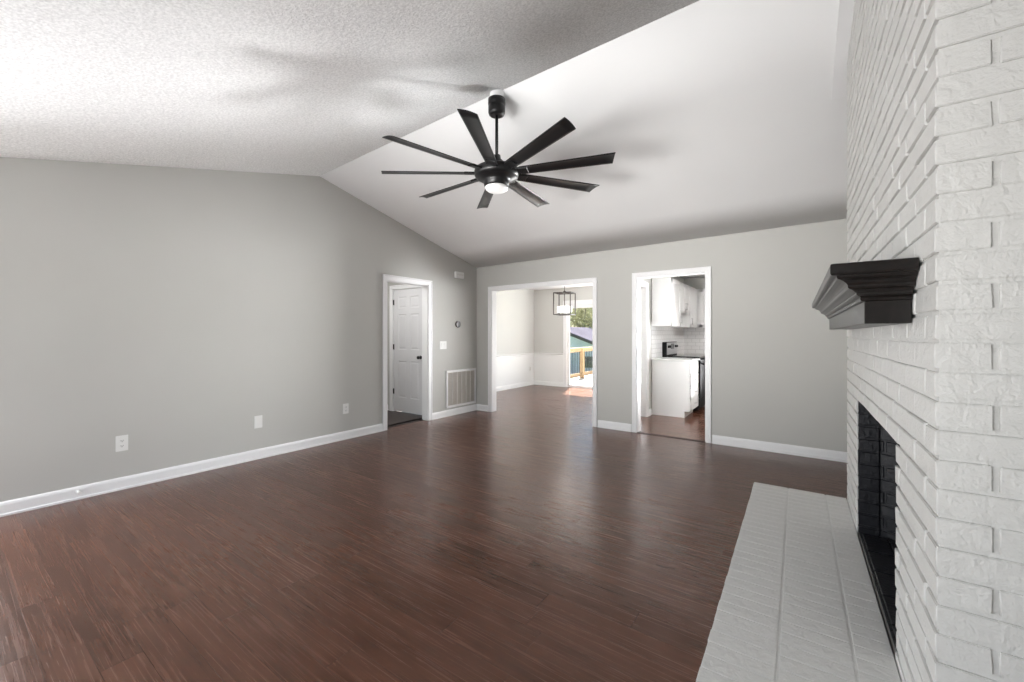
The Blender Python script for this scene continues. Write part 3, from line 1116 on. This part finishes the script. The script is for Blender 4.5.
t = thing('round_thermostat', 'small round dark grey thermostat on the wall above the light switch', 'thermostat', (LX, 4.965, 1.466))
rm = Matrix.Translation((LX, 4.965, 1.466)) @ Matrix.Rotation(PI / 2, 4, 'Y')
part(MB().lathe([(0.055, 0), (0.056, 0.010), (0.055, 0.020), (0.049, 0.024), (0.043, 0.023)], n=36, mtx=rm), 'ring', M['thermo_ring'], t)
part(MB().lathe([(0.043, 0.018), (0.043, 0.0245), (0.036, 0.0262), (0.004, 0.0268)], n=36, mtx=rm), 'display', M['thermo_face'], t)
turn(t)

gy0, gy1, gz0, gz1 = 4.695, 5.400, 0.130, 0.724
t = thing('return_air_grille', 'white framed return air grille low on the wall in the corner', 'air vent', (LX, (gy0 + gy1) / 2, gz0))
b_ = 0.035
mb = MB()
for a, c, d_, e_ in ((gy0, gy0 + b_, gz0, gz1), (gy1 - b_, gy1, gz0, gz1), (gy0, gy1, gz0, gz0 + b_), (gy0, gy1, gz1 - b_, gz1)):
    mb.box(LX + 0.0, LX + 0.020, a, c, d_, e_)
part(mb, 'frame', M['white'], t, bevel=0.003, seg=1)
part(MB().box(LX + 0.0005, LX + 0.002, gy0 + b_, gy1 - b_, gz0 + b_, gz1 - b_), 'filter', M['grille_back'], t)
mb = MB()
nl = 34
for i in range(nl):
    z = gz0 + b_ + (gz1 - gz0 - 2 * b_) * (i + 0.5) / nl
    mt2 = Matrix.Translation((LX + 0.010, 0, z)) @ Matrix.Rotation(math.radians(35), 4, 'Y')
    mb.box(-0.008, 0.008, gy0 + b_, gy1 - b_, -0.0008, 0.0008, mt2)
part(mb, 'louvers', M['grille_in'], t)
for i in range(5):
    y = gy0 + b_ + (gy1 - gy0 - 2 * b_) * (i + 1) / 6
    part(MB().box(LX + 0.002, LX + 0.019, y - 0.0055, y + 0.0055, gz0 + b_, gz1 - b_), 'divider', M['divider'], t)
turn(t)

t = thing('door_stop', 'small white door stop sticking out of the baseboard under the grey wall', 'door stop', (LX + 0.014, ly(0.677), 0.066))
rm = Matrix.Translation((LX + 0.012, ly(0.677), 0.066)) @ Matrix.Rotation(PI / 2, 4, 'Y')
part(MB().lathe([(0.013, 0.001), (0.013, 0.006), (0.006, 0.009), (0.006, 0.050)], n=16, mtx=rm), 'stem', M['white'], t)
part(MB().lathe([(0.006, 0.048), (0.011, 0.050), (0.012, 0.062), (0.008, 0.068)], n=16, mtx=rm), 'rubber_tip', M['plate'], t)
turn(t)

# ------------------------------------------------------------------ dining pendant
px, py = -3.76, 7.20
t = thing('lantern_pendant', 'dark metal cage lantern hanging from the dining room ceiling with frosted glass shades', 'pendant light', (px, py, 1.69))
rz = Matrix.Translation((px, py, 0)) @ Matrix.Rotation(math.radians(10), 4, 'Z')
hs, zb, zt = 0.168, 1.69, 2.115
mb = MB()
q = 0.009
for sx in (-1, 1):
    for sy in (-1, 1):
        mb.box(sx * hs - q, sx * hs + q, sy * hs - q, sy * hs + q, zb, zt, rz)
for z in (zb, zt):
    for s in (-1, 1):
        mb.box(-hs, hs, s * hs - q, s * hs + q, z - q, z + q, rz)
        mb.box(s * hs - q, s * hs + q, -hs, hs, z - q, z + q, rz)
mb.box(-hs, hs, -q, q, zt - q, zt + q, rz)
mb.box(-q, q, -hs, hs, zt - q, zt + q, rz)
part(mb, 'cage', M['bronze'], t)
part(MB().lathe([(0.008, 2.115), (0.030, 2.125), (0.028, 2.15), (0.006, 2.165), (0.006, CH - 0.03), (0.055, CH - 0.025), (0.060, CH)], (px, py, 0), 20), 'stem', M['bronze'], t)
part(MB().lathe([(0.009, 1.76), (0.009, 2.115)], (px, py, 0), 12).box(-0.10, 0.10, -0.007, 0.007, 1.758, 1.772, rz).box(-0.007, 0.007, -0.10, 0.10, 1.758, 1.772, rz), 'candle_arms', M['bronze'], t)
for dx, dy in ((0.105, 0), (-0.105, 0), (0, 0.105), (0, -0.105)):
    c = rz @ Vector((dx, dy, 0))
    part(MB().lathe([(0.030, 1.735), (0.046, 1.74), (0.048, 1.855), (0.044, 1.855), (0.042, 1.748)], (c.x, c.y, 0), 20), 'glass_shade', M['bulb'], t)
light('pendant_bulbs', 'POINT', (px, py, 1.80), 7, color=(1, 0.97, 0.93), radius=0.11)

# ------------------------------------------------------------------ kitchen furniture
BX0, BX1 = KLX + 0.009, -1.37          # base cabinet back and front (drawer fronts proud of it)
CY_0, CY_1 = 6.755, 7.372
t = thing('base_cabinet', 'white base cabinet of drawers with its plain end panel beside the kitchen doorway', 'cabinet', (BX0, CY_0, 0))
part(MB().box(BX0, BX1, CY_0, CY_1, 0.10, 0.872), 'body', M['cabinet'], t, bevel=0.002, seg=1)
part(MB().box(BX0, BX1 - 0.07, CY_0 + 0.0, CY_1, 0.0, 0.10), 'toe_kick', M['cabinet'], t)
zs = [0.115, 0.30, 0.485, 0.67, 0.862]
for i in range(4):
    mb = MB()
    z0, z1 = zs[i], zs[i + 1] - 0.008
    mb.box(BX1 + 0.0005, BX1 + 0.014, CY_0 + 0.008, CY_1 - 0.008, z0, z1)
    for a, c, d_, e_ in ((CY_0 + 0.008, CY_0 + 0.05, z0, z1), (CY_1 - 0.05, CY_1 - 0.008, z0, z1), (CY_0 + 0.008, CY_1 - 0.008, z0, z0 + 0.035), (CY_0 + 0.008, CY_1 - 0.008, z1 - 0.035, z1)):
        mb.box(BX1 + 0.012, BX1 + 0.021, a, c, d_, e_)
    dr = part(mb, 'drawer', M['cabinet'], t)
    yc, zc = (CY_0 + CY_1) / 2, (z0 + z1) / 2
    part(MB().tube((BX1 + 0.047, yc - 0.06, zc), (BX1 + 0.047, yc + 0.06, zc), 0.005, 10)
         .tube((BX1 + 0.013, yc - 0.05, zc), (BX1 + 0.047, yc - 0.05, zc), 0.004, 8).tube((BX1 + 0.013, yc + 0.05, zc), (BX1 + 0.047, yc + 0.05, zc), 0.004, 8), 'handle', M['nickel'], dr)
tag(MB().box(BX0, BX1 + 0.045, CY_0 - 0.02, CY_1 - 0.002, 0.8725, 0.905).build('kitchen_worktop', M['counter'], bevel=0.004, loc=(BX0, CY_0, 0.8725)),
    'white worktop slab lying on the drawer cabinet left of the black range', 'worktop')

RY0, RY1 = 7.378, 8.130
t = thing('kitchen_range', 'black electric range with a stainless control panel at its back', 'stove', (BX0, RY0, 0))
part(MB().box(BX0 + 0.002, BX1 + 0.01, RY0, RY1, 0.03, 0.895), 'body', M['range_black'], t, bevel=0.004, seg=1)
part(MB().box(BX0 + 0.10, BX1 + 0.035, RY0, RY1, 0.8955, 0.926), 'cooktop', M['range_glass'], t, bevel=0.003, seg=1)
dr = part(MB().box(BX1 + 0.0105, BX1 + 0.045, RY0 + 0.004, RY1 - 0.004, 0.235, 0.87), 'oven_door', M['range_black'], t, bevel=0.004, seg=1)
part(MB().tube((BX1 + 0.085, RY0 + 0.06, 0.80), (BX1 + 0.085, RY1 - 0.06, 0.80), 0.011, 12)
     .tube((BX1 + 0.044, RY0 + 0.08, 0.80), (BX1 + 0.085, RY0 + 0.08, 0.80), 0.008, 8).tube((BX1 + 0.044, RY1 - 0.08, 0.80), (BX1 + 0.085, RY1 - 0.08, 0.80), 0.008, 8), 'handle', M['range_black'], dr)
part(MB().box(BX1 + 0.0105, BX1 + 0.04, RY0 + 0.004, RY1 - 0.004, 0.06, 0.225), 'drawer', M['range_black'], t, bevel=0.004, seg=1)
bg = part(MB().box(BX0 + 0.002, BX0 + 0.075, RY0, RY1, 0.8955, 1.165), 'back_guard', M['range_black'], t, bevel=0.005, seg=1)
pn = part(MB().box(BX0 + 0.0752, BX0 + 0.082, RY0 + 0.012, RY1 - 0.012, 0.945, 1.155), 'control_panel', M['steel'], t, bevel=0.002, seg=1, label='stainless control panel')
part(MB().box(BX0 + 0.0815, BX0 + 0.0835, RY0 + 0.26, RY1 - 0.26, 1.04, 1.135), 'display', M['range_glass'], pn)
for yk in (RY0 + 0.075, RY0 + 0.175, RY1 - 0.175, RY1 - 0.075):
    part(MB().lathe([(0.024, 0), (0.022, 0.022), (0.018, 0.026)], n=18, mtx=Matrix.Translation((BX0 + 0.082, yk, 1.085)) @ Matrix.Rotation(PI / 2, 4, 'Y')), 'knob', M['range_black'], pn)


def shaker(mb, x, y0, y1, z0, z1, s=0.055):
    mb.box(x, x + 0.012, y0, y1, z0, z1)
    for a, c, d_, e_ in ((y0, y0 + s, z0, z1), (y1 - s, y1, z0, z1), (y0, y1, z0, z0 + s), (y0, y1, z1 - s, z1)):
        mb.box(x + 0.010, x + 0.020, a, c, d_, e_)


UX1 = -1.652
for nm, lab, y0, y1, z0, doors, hy in (
        ('wall_cabinet', 'white wall cabinet with tall end panel nearest the kitchen doorway', 6.755, 7.378, 1.435, 1, [7.33]),
        ('wall_cabinet', 'short white wall cabinet above the range with two doors', 7.382, 8.132, 1.685, 2, [7.72, 7.795]),
        ('wall_cabinet', 'narrow white wall cabinet in the kitchen corner past the range', 8.136, 8.755, 1.435, 1, [8.19])):
    t = thing(nm, lab, 'cabinet', (BX0, y0, z0), 'white kitchen wall cabinets')
    part(MB().box(BX0, UX1, y0, y1, z0, 2.205), 'body', M['cabinet'], t, bevel=0.002, seg=1)
    step = (y1 - y0) / doors
    for i in range(doors):
        mb = MB()
        shaker(mb, UX1 + 0.0005, y0 + i * step + 0.004, y0 + (i + 1) * step - 0.004, z0 + 0.004, 2.195)
        d_ = part(mb, 'door', M['cabinet'], t)
        h = hy[i]
        part(MB().tube((UX1 + 0.05, h, z0 + 0.05), (UX1 + 0.05, h, z0 + 0.17), 0.005, 10)
             .tube((UX1 + 0.018, h, z0 + 0.06), (UX1 + 0.05, h, z0 + 0.06), 0.004, 8).tube((UX1 + 0.018, h, z0 + 0.16), (UX1 + 0.05, h, z0 + 0.16), 0.004, 8), 'handle', M['nickel'], d_)
t = thing('wall_cabinet', 'white wall cabinet facing the doorway on the far tiled kitchen wall', 'cabinet', (UX1, 8.77, 1.435), 'white kitchen wall cabinets')
part(MB().box(UX1 + 0.003, -0.70, 8.775, KBY - 0.009, 1.435, 2.205), 'body', M['cabinet'], t, bevel=0.002, seg=1)
for xa, xb in ((UX1 + 0.06, -1.14), (-1.132, -0.705)):
    mb = MB()
    mb.box(xa, xb, 8.763, 8.7745, 1.44, 2.195)
    s = 0.055
    for a, c, e_, g_ in ((xa, xa + s, 1.44, 2.195), (xb - s, xb, 1.44, 2.195), (xa, xb, 1.44, 1.44 + s), (xa, xb, 2.195 - s, 2.195)):
        mb.box(a, c, 8.755, 8.765, e_, g_)
    d_ = part(mb, 'door', M['cabinet'], t)
    h = xb - 0.03 if xa < -1.3 else xa + 0.03
    part(MB().tube((h, 8.725, 1.50), (h, 8.725, 1.62), 0.005, 10).tube((h, 8.756, 1.51), (h, 8.725, 1.51), 0.004, 8).tube((h, 8.756, 1.61), (h, 8.725, 1.61), 0.004, 8), 'handle', M['nickel'], d_)

# ------------------------------------------------------------------ outside the sliding door
struct(MB().box(-60, 50, 9.3, 60, -0.95, -0.9).build('ground', M['grass']))
struct(MB().box(-60, 50, -50, 9.3, -0.95, -0.9).build('ground_neutral', M['ground_grey']))  # unseen ground, kept neutral so no green light bounces indoors
deck = MB()
y = 9.23
while y < 14.3:
    deck.box(-5.7, 1.0, y, y + 0.138, -0.075, -0.045)
    y += 0.144
deck.box(-5.6, 0.9, 9.3, 14.2, -0.30, -0.08)
for xx in (-5.5, -2.5, 0.6):
    for yy in (9.6, 14.1):
        deck.box(xx - 0.07, xx + 0.07, yy - 0.07, yy + 0.07, -0.9, -0.2)
struct(deck.build('terrace_deck', M['deck']))


def railing(label, x, y0, y1, posts):
    t = thing('deck_railing', label, 'railing', (x, y0, -0.045))
    part(MB().box(x - 0.07, x + 0.07, y0, y1, 0.86, 0.90), 'top_rail', M['rail_wood'], t, bevel=0.004, seg=1)
    part(MB().box(x - 0.02, x + 0.02, y0, y1, 0.77, 0.86), 'upper_rail', M['rail_wood'], t)
    part(MB().box(x - 0.02, x + 0.02, y0, y1, 0.03, 0.12), 'lower_rail', M['rail_wood'], t)
    for p in posts:
        part(MB().box(x - 0.055, x + 0.055, p - 0.055, p + 0.055, -0.045, 0.859), 'post', M['rail_wood'], t)
    y = y0 + 0.12
    while y < y1 - 0.05:
        if all(abs(y - p) > 0.08 for p in posts):
            part(MB().box(x - 0.008, x + 0.008, y - 0.008, y + 0.008, 0.12, 0.77), 'baluster', M['baluster'], t, label='dark metal baluster')
        y += 0.125
    return t


railing('tan wooden deck railing with dark balusters outside the sliding glass door', -5.5, 9.4, 14.2, [9.46, 11.70, 14.1])

# blue-grey shed with a pitched roof beyond the deck
t = thing('garden_shed', 'pale blue shed with a grey roof in the garden beyond the railing', 'shed', (-10.6, 21, -0.9))
mb = MB().prism([(-13.3, -0.9), (-7.9, -0.9), (-7.9, 0.60), (-10.6, 1.56), (-13.3, 0.60)], 1, 19.5, 23.0)
for k in range(10):
    z = -0.85 + k * 0.14
    mb.box(-13.31, -7.89, 19.485, 23.01, z, z + 0.012)
part(mb, 'walls', M['shed'], t)
mb = MB().prism([(-13.7, 0.46), (-10.6, 1.57), (-7.5, 0.46), (-7.5, 0.62), (-10.6, 1.75), (-13.7, 0.62)], 1, 19.2, 23.3)
part(mb, 'roof', M['shed_roof'], t)
for yy, xx in ((19.48, -8.75), (19.48, -10.2), (19.48, -12.0)):
    f_ = part(MB().box(xx - 0.4, xx + 0.4, yy - 0.03, yy + 0.05, -0.45, 0.25), 'window_frame', M['shed'], t)
    part(MB().box(xx - 0.34, xx + 0.34, yy - 0.035, yy - 0.028, -0.39, 0.19), 'pane', M['range_glass'], f_)


def tree(label, x, y, h, r, seed, leaf):
    rnd = random.Random(seed)
    t = thing('garden_tree', label, 'tree', (x, y, -0.9), 'trees beyond the deck')
    mb = MB()
    mb.tube((x, y, -0.95), (x + 0.1, y, h * 0.45), 0.16, 10, 0.10)
    for i in range(9):
        a = rnd.uniform(0, 2 * PI)
        mb.tube((x + 0.05, y, h * rnd.uniform(0.2, 0.45)), (x + r * 0.75 * math.cos(a), y + r * 0.75 * math.sin(a), h * rnd.uniform(0.45, 0.85)), 0.06, 7, 0.015)
    part(mb, 'trunk', M['bark'], t)
    lf = MB()
    for i in range(5200):
        a, b2 = rnd.uniform(0, 2 * PI), math.acos(rnd.uniform(-1, 1))
        d = r * (rnd.random() ** 0.45) * (0.8 + 0.25 * math.sin(3 * a) * math.sin(2 * b2))
        c = Vector((x + d * math.sin(b2) * math.cos(a), y + d * math.sin(b2) * math.sin(a), h * 0.66 + 0.8 * d * math.cos(b2)))
        s = rnd.uniform(0.06, 0.13)
        e1 = Vector((rnd.uniform(-1, 1), rnd.uniform(-1, 1), rnd.uniform(-1, 1))).normalized()
        e2 = e1.orthogonal().normalized()
        lf.add([c - e1 * s, c + e2 * s * 0.45, c + e1 * s, c - e2 * s * 0.45], [(0, 1, 2, 3)])
    part(lf, 'foliage', leaf, t)


tree('olive green tree standing straight beyond the shed roof', -12.9, 27.5, 4.6, 3.0, 3, M['leaf2'])
tree('green leafy tree at the side of the shed', -4.2, 26.0, 5.0, 2.5, 5, M['leaf'])
tree('green leafy tree farther off behind the shed', -15.8, 35.5, 5.6, 3.6, 8, M['leaf'])


# hedge closing the garden behind the shed
rnd = random.Random(21)
t = thing('garden_hedge', 'tall grey green hedge along the end of the garden behind the shed', 'hedge', (-12.0, 24.9, -0.9))
lf = MB()
for i in range(9000):
    x = rnd.uniform(-17.5, -6.0)
    c = Vector((x, 24.9 + rnd.uniform(-0.45, 0.45), -0.9 + rnd.random() ** 0.8 * (2.75 + 0.25 * math.sin(x * 1.7) + 0.15 * math.sin(x * 4.1))))
    q = rnd.uniform(0.07, 0.15)
    e1 = Vector((rnd.uniform(-1, 1), rnd.uniform(-1, 1), rnd.uniform(-1, 1))).normalized()
    e2 = e1.orthogonal().normalized()
    lf.add([c - e1 * q, c + e2 * q * 0.5, c + e1 * q, c - e2 * q * 0.5], [(0, 1, 2, 3)])
part(lf, 'foliage', M['leaf3'], t)
mb = MB()
for i in range(12):
    x = -17.0 + i * 0.98
    mb.tube((x, 24.9, -0.95), (x + 0.1, 24.9, 1.2), 0.05, 7, 0.02)
part(mb, 'stems', M['bark'], t)
